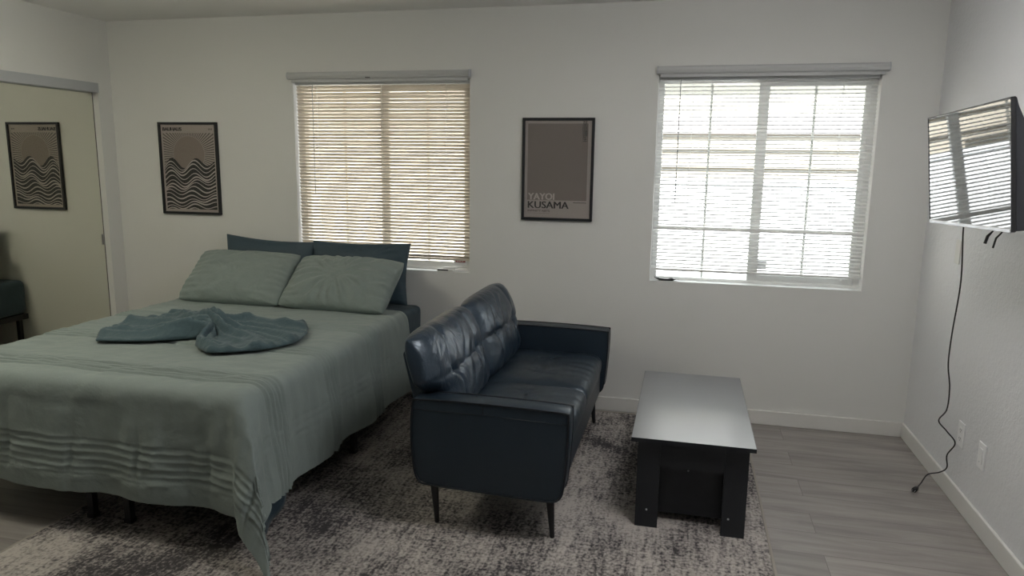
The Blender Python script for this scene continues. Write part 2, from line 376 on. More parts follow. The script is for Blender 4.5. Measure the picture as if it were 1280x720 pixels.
for k in range(3): st.box(2.492+k*0.016, 2.503+k*0.016, 0.0706, 0.0712, 0.8885, 0.891, 'plate')
lab(st.build('warning_sticker', 'plate', win1), 'small red and white warning sticker at the right bottom of the left window')
st = MB(); st.box(4.345, 4.40, 0.074, 0.0788, 0.925, 0.975, 'plate')
for k in range(2): st.box(4.35, 4.395, 0.0732, 0.074, 0.935+k*0.017, 0.940+k*0.017, 'slot')
lab(st.build('warning_sticker', 'plate', win2), 'small white sticker with dark lines on the sash of the right window')

# drum fill lights added out of the frame to brighten the room
for li, (lx, ly, lc, lp) in enumerate(FILL_LIGHTS):
    k_ = 'fill_glow_%d' % li; M[k_] = mat('fill_light_diffuser', (0.8, 0.8, 0.8), 0.6)
    _b = M[k_].node_tree.nodes['Principled BSDF']; _b.inputs['Emission Color'].default_value = (*lc, 1); _b.inputs['Emission Strength'].default_value = FILL*lp
    cl = thing('added_fill_light', (lx, ly, ZC), ('drum shaped fill light added out of view above the bed', 'drum shaped fill light added out of view above the coffee table')[li], 'added fill light')
    b = MB(); b.tube([(lx, ly, ZC-.0005), (lx, ly, ZC-.02), (lx, ly, ZC-.0202), (lx, ly, ZC-.08)], [.07, .07, .012, .012], 40); b.build('housing', 'vinyl', cl)
    b = MB(); b.tube([(lx, ly, ZC-.08), (lx, ly, ZC-.085), (lx, ly, ZC-.19), (lx, ly, ZC-.205), (lx, ly, ZC-.207)], [LR*.9, LR, LR, LR*.9, LR*.4], 40); b.build('diffuser', k_, cl)

# ------------------------------------------------------------------ outside
b = MB().box(-14, 20, TH, 14, -0.4, -0.3).box(-14, 20, -16, YF-0.1, -0.4, -0.3)
o = struct('ground', b, 'outer_ground')
struct('shading_roof', MB().box(-0.9, 6.2, YF-0.3, 0.55, 2.56, 2.66), 'outer_lilac')  # unseen roof, its eave added to keep high sky off the blinds
nh = thing('house', (3, 3.3, -0.3), 'neighbouring house with tan siding and cream upper wall beyond the window blinds', 'house')
b = MB()
zz = -0.3
while zz < 1.835-0.001:
    z2 = min(zz+0.18, 1.835); b.prism([(3.27, zz), (3.6, zz), (3.6, z2), (3.30, z2)], -3, 9, 'x'); zz = z2
b.build('lower_wall', 'outer_tan', nh)
MB().box(-3, 9, 3.26, 3.6, 1.835, 2.01).build('trim_band', 'outer_lilac', nh)
MB().box(-3, 9, 3.30, 3.6, 2.01, 3.0).build('upper_wall', 'outer_cream', nh)
b = MB(); b.prism([(2.9, 2.98), (3.6, 2.98), (3.6, 3.2), (2.9, 3.06)], -3, 9, 'x'); b.build('eave', 'outer_lilac', nh)
b = MB(); b.box(-3.0, 2.75, 1.96, 2.5, -0.3, 2.95)
o = b.build('garage', 'outer_cream_light', None, (0, 2.2, -0.3)); tag(o, 'pale stucco side building close outside the left window', 'building')
b = MB(); x = 2.8
while x < 8.2:
    b.box(x, x+0.146, 1.88, 1.90, -0.3, 1.37); x += 0.15
b.box(2.8, 8.2, 1.90, 1.94, 0.1, 0.2).box(2.8, 8.2, 1.90, 1.94, 1.1, 1.2).box(2.8, 8.2, 1.87, 1.93, 1.37, 1.41)
fo = b.build('fence', 'fence_white', None, (3, 1.9, -0.3)); tag(fo, 'white vertical board fence outside below the sill level of the right window', 'fence')

# ------------------------------------------------------------------ blinds
def blind(w, tilt, camb, matk, root_label, wand_x, cords, odd=None, zb=0.905):
    x0, x1 = w[0]+0.006, w[1]-0.006; yc = 0.034
    r = thing('mini_blind', ((x0+x1)/2, yc, 2.03), root_label, 'blind', 'mini blinds in the two windows')
    b = MB(); b.box(x0, x1, yc-0.014, yc+0.014, 2.004, 2.032); bevel(b.build('headrail', 'shade_white', r), 0.002, 2)
    b = MB(); n = 51; top = 1.990; pitch = (top-(zb+0.016))/(n-1)
    for i in range(n):
        z = top-i*pitch; a = math.radians(tilt + 0.5*math.sin(i*1.7)+0.3*math.sin(i*0.6))
        dz0 = dz1 = 0.0
        if odd and i in odd: a = math.radians(odd[i])
        sag = 0.0006*math.sin(i*2.3)
        P = []
        prof = []
        for k in range(7):
            t = (k/6-0.5)*0.0254; prof.append((t, camb*(1-abs(2*t/0.0254)**2.2)))
        ring = [(t, h+0.0003) for t, h in prof]+[(t, h-0.0003) for t, h in prof[::-1]]
        for xx in (x0+0.002, (x0+x1)/2, x1-0.002):
            row = []
            for t, h in ring:
                # t negative = room side
                yy = t*math.cos(a)-h*math.sin(a); zz = t*math.sin(a)+h*math.cos(a)
                row.append((xx, yc+yy, z+zz+(sag if xx == (x0+x1)/2 else 0)))
            P.append(row)
        nn = len(ring); V = [q for row in P for q in row]; Fc = []
        for s_ in range(2):
            for k in range(nn): Fc.append([s_*nn+k, s_*nn+(k+1) % nn, (s_+1)*nn+(k+1) % nn, (s_+1)*nn+k])
        Fc.append(list(range(nn))); Fc.append([2*nn+k for k in range(nn)][::-1])
        b.poly(V, Fc, None, False)
    b.build('slats', matk, r)
    b = MB(); b.box(x0, x1, yc-0.012, yc+0.012, zb-0.006, zb+0.006); bevel(b.build('bottom_rail', matk, r), 0.003, 3)
    for cx in cords:
        c = MB()
        for yy in (yc-0.0135, yc+0.0135): c.tube([(cx, yy, 2.004), (cx, yy, zb)], 0.0009, 5)
        for i in range(n): c.tube([(cx-.003, yc-0.0135, top-i*pitch-.002), (cx-.003, yc+0.0135, top-i*pitch-.002)], 0.0006, 4, cap=False)
        c.build('ladder_cord', 'vinyl', r)
    c = MB(); c.tube([(wand_x, yc-0.018, 2.008), (wand_x, yc-0.024, 1.985), (wand_x+.001, yc-0.026, 1.31)], 0.0028, 8); c.build('tilt_wand', 'dark_plastic' if False else 'header', r)
    return r
blind(W1, -47, 0.0018, 'slat_backlit', 'beige looking mini blind with nearly closed slats in the left window', 1.529, (1.555, 2.005, 2.437))
blind(W2, 13, 0.0034, 'slat_white', 'white mini blind with open slats in the right window beside the television', 3.856, (3.93, 4.345, 4.73), odd={39: 60, 38: 14, 40: 12})

def cassette(x0, x1, label):
    r = thing('roller_shade', ((x0+x1)/2, -0.03, 2.06), label, 'window shade', 'roller shades above the windows')
    b = MB(); pr = [(-0.001, 2.038), (-0.03, 2.036), (-0.044, 2.042), (-0.05, 2.055), (-0.047, 2.07), (-0.036, 2.079), (-0.001, 2.081)]
    b.prism(pr, x0+0.006, x1-0.006, 'x'); b.build('cassette', 'shade_white', r)
    for q in (x0, x1-0.006):
        c = MB(); c.prism([(p_[0]-(0.0015 if p_[0] < -.01 else 0), p_[1]+(0.0015 if p_[1] > 2.06 else -0.0015)) for p_ in pr], q, q+0.006, 'x'); c.build('end_cap', 'header', r)
    c = MB(); c.box(x0+0.02, x1-0.02, -0.026, -0.016, 2.018, 2.036); bevel(c.build('hem_bar', 'shade_white', r), 0.002, 2)
    if x0 < 2:
        c = MB(); c.box(1.93, 1.96, -0.054, -0.048, 2.036, 2.042); c.build('pull_tab', 'slot', r)
    return r
cassette(1.380, 2.606, 'rolled up white roller shade above the left window')
cassette(3.722, 4.940, 'rolled up white roller shade above the right window')

# ------------------------------------------------------------------ closet mirror door
cd = sroot('door_2', (-0.05, -1.2, 0))
MB().box(-0.052, -0.046, -1.70, -0.126, 0.03, 1.975).build('mirror_panel', 'mirror', cd)
f = MB(); f.box(-0.054, -0.0445, -0.1262, -0.1224, 0.02, 1.99); f.box(-0.054, -0.0445, -1.71, -0.1262, 0.01, 0.03); f.box(-0.054, -0.0445, -1.72, -1.70, 0.03, 1.99)
f.build('frame_and_gap_shade', 'slot', cd)  # dark strip at the mirror edge also paints the shadow in the gap
f = MB(); f.box(-0.0455, -0.042, -0.146, -0.128, 0.92, 0.995); f.box(-0.042, -0.0405, -0.144, -0.1405, 0.925, 0.99, 'slot')
bevel(f.build('finger_pull', 'silver', cd), 0.001, 2)
MB().box(-0.10, -0.094, -3.2, -1.66, 0.03, 1.975).build('mirror_panel', 'mirror', cd)
f = MB(); f.box(-0.11, 0.010, -3.2, -0.1225, 1.957, 2.02); bevel(f.build('header_track', 'header', cd), 0.002, 2)
f = MB(); f.box(-0.11, -0.03, -3.2, -0.1225, 0.0, 0.012); f.build('floor_track', 'header', cd)

# ------------------------------------------------------------------ rug
rz = 0.009
r = thing('area_rug', (2.9, -1.3, 0), 'distressed grey and beige area rug under the bed foot, sofa and coffee table', 'rug')
RX0, RX1, RY0, RY1 = 1.392, 4.332, -2.75, -0.055
bevel(MB().box(RX0+.012, RX1-.012, RY0+.012, RY1-.012, 0.0005, rz).build('pile', 'rug', r), 0.003, 2)
b = MB()
for (a0, a1, c0, c1) in ((RX0, RX0+.012, RY0, RY1), (RX1-.012, RX1, RY0, RY1), (RX0+.012, RX1-.012, RY0, RY0+.012), (RX0+.012, RX1-.012, RY1-.012, RY1)): b.box(a0, a1, c0, c1, 0.0005, rz+0.001)
bevel(b.build('edge_binding', 'rug_edge', r), 0.003, 2)

# ------------------------------------------------------------------ bed
BX0, BX1, BY0, BY1 = 0.785, 2.285, -2.0, -0.02
r = thing('platform_bed', (1.535, -1.0, 0), 'black metal platform bed frame under the mattress, its legs showing below the comforter', 'bed')
b = MB(); zt = 0.352
b.box(BX0+.01, BX1+.01, BY0, BY0+.03, zt-.04, zt).box(BX0+.01, BX1+.01, BY1-.03, BY1, zt-.04, zt).box(BX0+.01, BX0+.04, BY0+.03, BY1-.03, zt-.04, zt).box(BX1-.02, BX1+.01, BY0+.03, BY1-.03, zt-.04, zt).box(1.52, 1.55, BY0+.03, BY1-.03, zt-.04, zt)
for k in range(11): yy = BY0+.15+k*.17; b.box(BX0+.04, 1.52, yy, yy+.025, zt-.02, zt).box(1.55, BX1-.02, yy, yy+.025, zt-.02, zt)
bevel(b.build('rail_frame', 'black_metal', r), 0.002, 2)
for (lx, ly) in ((0.81, -1.985), (1.52, -1.985), (1.705, -1.985), (2.285, -1.985), (0.81, -1.06), (1.535, -1.06), (2.285, -1.06), (0.81, -0.09), (1.535, -0.09), (2.265, -0.12)):
    on_rug = lx > RX0; z0 = rz+0.0005 if on_rug else 0.0005
    b = MB(); b.box(lx-.015, lx+.015, ly-.015, ly+.015, z0, zt-.04); b.box(lx-.018, lx+.018, ly-.018, ly+.018, z0, z0+.02)
    bevel(b.build('leg', 'black_metal', r), 0.002, 2)
# mattress in a navy fitted sheet
r = MB()
def mattress_grid():
    bm = bmesh.new(); bmesh.ops.create_cube(bm, size=1)
    for v in bm.verts: v.co = Vector(((BX0+BX1)/2+v.co.x*(BX1-BX0), (BY0+BY1)/2+v.co.y*(BY1-BY0), 0.482+v.co.z*0.256))
    bmesh.ops.bevel(bm, geom=bm.edges[:], offset=0.05, segments=5, affect='EDGES', profile=0.6)
    bmesh.ops.subdivide_edges(bm, edges=[e for e in bm.edges if e.calc_length() > 0.3], cuts=16, use_grid_fill=True)
    for v in bm.verts:
        n = nz(v.co.x*5, v.co.y*5, v.co.z*9); v.co.z += 0.004*n if v.co.z > 0.5 else 0; v.co.x += 0.006*nz(v.co.y*14, v.co.z*3, 3) if v.co.x > 2.2 else 0
    return bm
r.bm(mattress_grid(), None, None, True)
mt_ = r.build('mattress', 'navy', None, (1.535, -1.0, 0.354)); tag(mt_, 'mattress in a dark teal navy fitted sheet, bare at its head end by the wall', 'mattress')

# comforter
CT = 0.642
def comforter():
    x0, x1 = BX0+0.02, BX1-0.015; yh, yf = -0.40, BY0+0.015
    rr = 0.065; hang = 0.50
    tb = [-0.92, -1.39, -1.86, -2.33]
    Wd = x1-x0; Lt = yh-yf
    def coords(lo, hi, bands, hw, fine, coarse):
        out = [lo]; t = lo
        while t < hi-1e-6:
            st_ = fine if any(abs(t-bc) < hw for bc in bands) else coarse
            t = min(t+st_, hi); out.append(t)
        return out
    tl = coords(0, Lt+hang, [yh-v for v in tb], 0.085, 0.0045, 0.016)
    sb = [-0.28, Wd+0.28]
    sl = coords(-hang, Wd+hang, sb, 0.07, 0.008, 0.016)
    def over(e):
        if e <= 0: return 0.0, 0.0
        if e < rr*PI/2: a = e/rr; return rr*math.sin(a), rr*(1-math.cos(a))
        return rr, rr+(e-rr*PI/2)
    rows = []
    for s in sl:
        row = []
        for t in tl:
            a = max(0, s-Wd); a2 = max(0, -s); bb = max(0, t-Lt)
            side = 1 if s > Wd else (-1 if s < 0 else 0)
            ea = a if side > 0 else a2
            cx = min(max(s, 0), Wd); cy = min(t, Lt)
            px = x0+cx; py = yh-cy; pz = CT
            nrm = Vector((0, 0, 1)); e = 0
            if ea > 0 and bb > 0:
                d = math.hypot(ea, bb); th = math.atan2(bb, ea); o_, dn = over(d)
                k = max(0, 1-abs(th-PI/4)/(PI/4)); k = k**0.6
                ux, uy = math.cos(th), math.sin(th)
                px += side*ux*o_; py -= uy*o_
                ex = max(0, d-rr)
                amp = ex*0.33*k
                # ridge leans toward the front, flank folds back on the side
                px += side*amp*0.80; py -= amp*0.95
                fold = 0.022*min(1, ex/0.35)**1.5*math.sin((th/(PI/2))*PI*4+d*3)
                px += side*fold*uy; py += fold*ux*0.8
                pz -= math.sqrt(max(0, (dn if ex > 0 else dn)**2-(amp*0.6)**2)) if ex > 0 else dn
                e = d; nrm = Vector((side*ux, -uy, 0.1))
            elif ea > 0:
                o_, dn = over(ea); px += side*o_; pz -= dn; e = ea; nrm = Vector((side, 0, 0)) if ea > rr*1.3 else Vector((side*math.sin(ea/rr), 0, math.cos(ea/rr)))
            elif bb > 0:
                o_, dn = over(bb); py -= o_; pz -= dn; e = bb; nrm = Vector((0, -1, 0)) if bb > rr*1.3 else Vector((0, -math.sin(bb/rr), math.cos(bb/rr)))
            # hang flare and vertical waves
            ex = max(0, e-rr*1.3)
            q = s if bb > 0 else t
            if ex > 0:
                w = min(1, ex/0.35)
                dsp = 0.035*w+0.014*w*math.sin(q*13+1.5*nz(q*3, 2))+0.022*w*nz(q*4.5, e*1.2, 5)
                if ea == 0 and bb > 0: dsp += 0.012*w*abs(math.sin(q*PI/0.32))
                px += nrm.x*dsp; py += nrm.y*dsp
            # tuck bands across
            dsp = 0.0
            for bc in tb:
                tc_ = yh-bc; dd = t-tc_
                if abs(dd) < 0.085:
                    wob = 0.004*nz(s*4, bc*3); ph = (dd+wob)/(0.030+0.002*nz(s*2, bc))
                    fr = ph-math.floor(ph)
                    env = 1 if abs(dd) < 0.068 else 0
                    up = 2.6 if bb <= 0 else 0.72
                    dsp += env*up*(0.0085*math.exp(-((fr-0.5)/0.20)**2)*(0.75+0.5*nz(s*7, t*30, 3))-0.0035)
                    if bb > 0: dsp += 0.005*nz(s*44, t*14, 12)+0.004*nz(s*13, t*40, 13)
            for sc_ in sb:
                dd = s-sc_
                if abs(dd) < 0.06 and bb < 0.02 and pz > 0:
                    ph = (dd+0.005*nz(t*3, 8))/0.034; fr = ph-math.floor(ph)
                    dsp += 0.0045*abs(math.sin(fr*PI))**0.6-0.003
            # pinch seams running down the foot
            if bb > 0.05 or t < 0.0:
                g = (s-0.09)/0.32; gd = abs(g-round(g))*0.32
                inb = max(0, 1-abs(t-(yh+2.33))/0.11)
                dsp -= (0.005+0.016*inb)*math.exp(-(gd/0.010)**2)
            if bb > 0.08:
                # slack puffs under the tucks
                dsp += 0.006*nz(s*16, t*5, 9)
            # soft crumple
            near = max([0]+[1-abs(t-(yh-bc))/0.22 for bc in tb])
            dsp += 0.007*nz(s*3.1, t*3.1, 1)+0.0045*nz(s*9, t*5, 2)+0.0030*nz(s*5+t*7, t*24, 4)+near*0.004*nz(s*18+t*6, t*7, 14)+0.0022*abs(nz(s*11+t*9, t*13-s*5, 15))
            if e > 0: dsp += 0.004*nz(s*22, t*3.0, 6) if bb > 0 else 0.004*nz(s*3, t*22, 6)
            nn = nrm.normalized(); px += nn.x*dsp; py += nn.y*dsp; pz += nn.z*dsp
            # side hem rises toward the head; foot hem level
            lo = 0.014
            if pz < lo: pz = lo+0.002*nz(px*20, py*20)
            row.append(Vector((px, py, pz)))
        rows.append(row)
    # trim the hang: side hem ~0.2 above floor by mapping rows is done through hang length
    return rows
rows = comforter()
b = MB(); b.grid(rows, None, True); b.f = [f[::-1] for f in b.f]
co = b.build('comforter', 'sage', None, (1.535, -1.25, 0.2)); solid(co, 0.012, -1)
tag(co, 'sage green comforter with bands of pintucks, one corner trailing to the rug at the foot', 'comforter')

# loose corner of navy flat sheet hanging under the comforter at the foot end
b = MB(); P = []
for i in range(24):
    row = []
    for j in range(14):
        yy = -2.00+i*0.0165; zz = 0.36-j*(0.030-0.017*i/23)
        row.append(Vector((2.303+0.01*math.sin(i*0.7)+0.012*j/13, yy, max(zz, 0.02))))
    P.append(row)
b.grid(P); sh = b.build('bed_sheet', 'navy', None, (2.3, -1.9, 0.1)); solid(sh, 0.003)
tag(sh, 'dark navy sheet corner hanging below the comforter near the rug', 'bed sheet')

# ------------------------------------------------------------------ soft shapes
def cushion(W, H, T, Mx, p=4.0, ex=0.42, corner=0.0, pinch=0.0, ucr=(), vcr=(), buttons=(), amp=0.0, seed=0.0, back=1.0, nu=56, nv=56, depth=0.02, wr=None, cw=0.025, edge=0.0, topc=0.0, xlim=None):
    def prof(u, v):
        k = max(0.0, (1-abs(u)**p)*(1-abs(v)**p))**ex
        return k
    rows_f = []; rows_b = []
    def cs(n): return [math.sin((i/(n-1)-0.5)*PI)*0.55+(i/(n-1)*2-1)*0.45 for i in range(n)]
    U = cs(nu); Vv = cs(nv)
    for u in U:
        rf = []; rb = []
        for v in Vv:
            x = u*W/2*(1-corner*abs(v)**5)*(1-pinch*math.cos(v*PI/2)); y = v*H/2*(1-(corner+(topc if v > 0 else 0))*abs(u)**5)*(1-pinch*math.cos(u*PI/2))
            if xlim:
                t_ = min(1, max(0, (v+0.40)/0.5)); t_ = t_*t_*(3-2*t_); lo_, hi_ = xlim
                if u < 0: x = x*((1-t_)*min(1, lo_/(W/2))+t_)
                else: x = x*((1-t_)*min(1, hi_/(W/2))+t_)
            k = prof(u, v); z = T/2*k
            X, Y = u*W/2, v*H/2
            d = 0.0
            for uc in ucr:
                g = abs(X-uc*W/2-0.006*nz(Y*9, seed)); d += depth*0.75*math.exp(-(g/cw)**1.3)
            for vc in vcr:
                g = abs(Y-vc*H/2-0.006*nz(X*9, seed+3)); d += depth*0.6*math.exp(-(g/cw)**1.3)
            for (bu, bv) in buttons:
                g = math.hypot(X-bu*W/2, Y-bv*H/2); d += depth*1.5*math.exp(-(g/(cw*1.9))**1.6)
                ang = math.atan2(Y-bv*H/2, X-bu*W/2); d += depth*0.25*math.exp(-((g-cw*2)/(cw*1.6))**2)*math.sin(ang*7+seed)
            z -= d*min(1, k*1.3)
            w = amp*(nz(X*7+seed, Y*7, seed)+0.6*nz(X*15, Y*15, seed+5)+0.4*nz(X*34, Y*20, seed+9))
            if wr: w += wr(X, Y, u, v)
            z += w*min(1, k*1.5)
            rf.append(Mx @ Vector((x, y, z)))
            rb.append(Mx @ Vector((x, y, -T/2*k*back)))
        rows_f.append(rf); rows_b.append(rb)
    V = []; idx = {}; Fc = []
    def gid(side, i, j):
        if i in (0, nu-1) or j in (0, nv-1): side = 0
        key = (side, i, j)
        if key not in idx: idx[key] = len(V); V.append((rows_f if side == 0 else rows_b)[i][j])
        return idx[key]
    for i in range(nu-1):
        for j in range(nv-1):
            Fc.append([gid(0, i, j), gid(0, i+1, j), gid(0, i+1, j+1), gid(0, i, j+1)])
            Fc.append([gid(1, i, j), gid(1, i, j+1), gid(1, i+1, j+1), gid(1, i+1, j)])
    mb = MB(); mb.poly(V, Fc, None, True); return mb
def frame_mat(c, ux, uy):
    ux = Vector(ux).normalized(); uy = Vector(uy); uy = (uy-ux*uy.dot(ux)).normalized(); uz = ux.cross(uy); c = Vector(c)
    return Matrix(((ux.x, uy.x, uz.x, c.x), (ux.y, uy.y, uz.y, c.y), (ux.z, uy.z, uz.z, c.z), (0, 0, 0, 1)))

def radial_wr(a, sx, sy, n=19, seed=0):
    def f(X, Y, u, v):
        g = math.hypot(X-sx, Y-sy); an = math.atan2(Y-sy, X-sx)
        return a*math.sin(an*n+4*nz(an*2, g*5, seed))*math.exp(-((g-0.13)/0.12)**2) + a*0.7*abs(u)**3*math.sin(v*26+3*nz(u*2, v*3, seed))
    return f
# navy pillows against the wall
def pillow(name, W, H, T, c, ux, uy, mt, label, grp, seed, amp=0.006, pinch=0.07, wr=None, flat=1.0, p=2.4, ex=0.45, corner=0.0):
    o = cushion(W, H, T, frame_mat(c, ux, uy), p=p, ex=ex, pinch=pinch, corner=corner, amp=amp, seed=seed, wr=wr, nu=60, nv=48, back=flat).build(name, mt, None, c)
    subsurf(o, 1); return tag(o, label, 'pillow', grp)
pillow('pillow', 0.68, 0.40, 0.13, (1.235, -0.115, 0.815), (1, 0, -0.045), (0, 0.17, 1), 'navy', 'navy pillow leaning on the wall, left one behind the sage pillows', 'navy pillows against the wall', 1.0, amp=0.004, pinch=0.09)
pillow('pillow', 0.69, 0.40, 0.14, (1.895, -0.125, 0.815), (1, 0, 0.01), (0, 0.22, 1), 'navy', 'navy pillow under the window, right one behind the sage pillows', 'navy pillows against the wall', 4.0, amp=0.006, pinch=0.07, wr=radial_wr(0.004, 0.1, 0.12, 11, 2))
def ruffle(a, seed):
    def f(X, Y, u, v): return a*abs(u)**3*math.sin(v*30+3*nz(u*2, v*3, seed))+0.0035*math.sin(X*26+Y*9+3*nz(X*3, Y*3, seed))*(1-abs(v))
    return f
pillow('pillow', 0.725, 0.42, 0.18, (1.200, -0.385, 0.79), (1, 0.0, 0.0), (0, 0.74, 0.66), 'sage_pillow', 'smooth sage green pillow, the left one on the comforter', 'sage pillows on the comforter', 7.0, amp=0.012, pinch=0.035, corner=0.045, wr=ruffle(0.009, 3))
pillow('pillow', 0.72, 0.43, 0.19, (1.905, -0.395, 0.785), (1, -0.03, -0.01), (0.02, 0.76, 0.60), 'sage_pillow', 'heavily creased sage green pillow, the right one nearest the sofa', 'sage pillows on the comforter', 11.0, amp=0.013, pinch=0.035, corner=0.05, wr=radial_wr(0.012, -0.02, 0.02, 17, 5))

# ------------------------------------------------------------------ throw blanket gathered like a bow
def throw():
    Lc = [(1.208, -1.565), (1.075, -1.22), (1.235, -0.885)]
    Wc = [(1.665, -1.375), (1.60, -1.24), (1.50, -1.075)]
    Rc = [(1.84, -1.60), (2.11, -1.36), (1.975, -0.965)]
    L2 = [(1.42, -1.51), (1.34, -1.2), (1.33, -0.885)]; R2 = [(1.71, -1.50), (1.80, -1.30), (1.70, -0.985)]
    def quad(c, v):
        t = (v+1)/2; mid = (2*c[1][0]-0.5*(c[0][0]+c[2][0]), 2*c[1][1]-0.5*(c[0][1]+c[2][1]))
        return ((1-t)**2*c[0][0]+2*t*(1-t)*mid[0]+t*t*c[2][0], (1-t)**2*c[0][1]+2*t*(1-t)*mid[1]+t*t*c[2][1])
    keys = [Lc, L2, Wc, R2, Rc]
    nu, nv = 130, 100; rows_ = []
    for i in range(nu):
        u = i/(nu-1)*4; row = []
        for j in range(nv):
            v = j/(nv-1)*2-1
            pts = [quad(c, v) for c in keys]
            k = min(3, int(u)); t = u-k
            P_ = [pts[max(0, k-1)], pts[k], pts[k+1], pts[min(4, k+2)]]
            q = []
            for d in (0, 1):
                a, b_, c, e = (P_[m][d] for m in range(4)); q.append(0.5*(2*b_+(c-a)*t+(2*a-5*b_+4*c-e)*t*t+(3*b_-a-3*c+e)*t**3))
            g = abs(u-2)/2
            tight = math.exp(-(g/0.33)**2)
            edge = min(1, (1-abs(v))/0.10)**0.5 if abs(v) < 1 else 0; edge2 = min(1, (1-abs(u/2-1))/0.05)**0.5 if 0 < u < 4 else 0
            fo = 1-abs(math.sin(v*5.2+1.9*nz(u*0.8, v*1.2, 2)+0.5*u))
            fo2 = 1-abs(math.sin(v*12+2.4*nz(u*1.1, v*1.5, 6)+u*0.7))
            z = 0.012+edge*edge2*(0.004+0.056*fo**1.6*(0.55+0.5*tight)+0.026*fo2**1.4*(0.6+0.8*tight)+0.030*tight+0.006*nz(u*5, v*6, 3))
            z += 0.016*math.exp(-((v+0.80)/0.13)**2)*(1 if u < 1.7 else 0.4)*edge2
            z = z*0.95
            row.append(Vector((q[0], q[1], CT+0.004+max(0.006, z))))
        rows_.append(row)
    b = MB(); b.grid(rows_, None, True); return b
b = throw(); b.f = [f[::-1] for f in b.f]
o = b.build('throw_blanket', 'muslin', None, (1.6, -1.25, CT)); solid(o, 0.008, -1)
tag(o, 'teal gauze throw blanket gathered like a bow on top of the comforter', 'blanket')

# ------------------------------------------------------------------ sofa
sf = thing('loveseat', (3.18, -0.965, rz), 'dark navy leather two seat sofa with tufted cushions and black tapered legs', 'sofa')
Y0, Y1 = -1.73, -0.20
b = MB(); b.box(2.90, 3.475, Y0+.03, Y1-.03, 0.205, 0.325); bevel(b.build('base_frame', 'leather', sf), 0.012, 3)
b = MB(); b.box(3.455, 3.49, Y0+.12, Y1-.12, 0.208, 0.345); bevel(b.build('front_rail', 'leather', sf), 0.012, 4)
# back panel, leaning
b = MB(); b.prism([(2.915, 0.24), (2.975, 0.24), (2.865, 0.735), (2.845, 0.752), (2.815, 0.752), (2.797, 0.735)], Y0+.10, Y1-.10, 'y'); bevel(b.build('back_panel', 'leather', sf), 0.012, 4)
def arm(ya, yb, outer):
    # side profile with bowed back edge and rounded lower corners; inner/outer faces puffed
    pr = [(2.882, 0.577), (2.873, 0.50), (2.871, 0.42), (2.876, 0.33), (2.886, 0.26), (2.905, 0.225), (2.94, 0.213), (3.10, 0.208), (3.30, 0.203), (3.44, 0.200), (3.475, 0.203), (3.500, 0.222), (3.511, 0.26), (3.520, 0.36), (3.526, 0.47), (3.526, 0.566), (3.515, 0.575), (3.40, 0.580), (3.2, 0.583), (3.0, 0.583)]
    c = Vector((3.2, 0.4))
    bm = bmesh.new(); n = len(pr); ym = (ya+yb)/2; hw = abs(yb-ya)/2
    layers = [(-1, 0.985), (-0.86, 1.0), (0.86, 1.0), (1, 0.985)]
    rings = []
    for (k, s_) in layers:
        ring = []
        for q in pr:
            x = c.x+(q[0]-c.x)*s_; z = c.y+(q[1]-c.y)*s_
            ring.append(bm.verts.new((x, ym+k*hw, z)))
        rings.append(ring)
    for a_, b_ in zip(rings, rings[1:]):
        for i in range(n): bm.faces.new([a_[i], a_[(i+1) % n], b_[(i+1) % n], b_[i]])
    bm.faces.new(rings[0][::-1]); bm.faces.new(rings[-1])
    mb = MB(); mb.bm(bm, None, None, True); o = mb.build('armrest', 'leather', sf); bevel(o, 0.006, 3)
    # piping around both faces
    for k, yy in (('a', ya), ('b', yb)):
        s_ = 0.985; loop = [(c.x+(q[0]-c.x)*(s_+.008), yy, c.y+(q[1]-c.y)*(s_+.008)) for q in pr]
        part = MB(); part.tube(catmull(loop+[loop[0]], 3), 0.0042, 6, None, False); part.build('piping', 'piping', o)
    # stitched seam under the cap
    ysm = ya-0.0005 if outer < 0 else yb+0.0005
    s1 = MB(); s1.tube([(2.886, ysm, 0.535), (3.2, ysm, 0.536), (3.515, ysm, 0.528)], 0.0012, 5); s1.tube([(3.18, ysm, 0.536), (3.18, ysm, 0.578)], 0.0012, 5); s1.build('seam', 'piping', o)
    return o
arm(Y0, Y0+0.105, -1); arm(Y1-0.105, Y1, 1)
def sbutton(par, pos, nrm, mt='leather'):
    nrm = Vector(nrm).normalized(); pos = Vector(pos); b = MB()
    b.tube([pos-nrm*0.006, pos+nrm*0.001, pos+nrm*0.004, pos+nrm*0.005], [0.010, 0.010, 0.007, 0.002], 12); b.build('button', mt, par)
mid = (Y0+Y1)/2; cwid = (Y1-Y0-0.21)/2
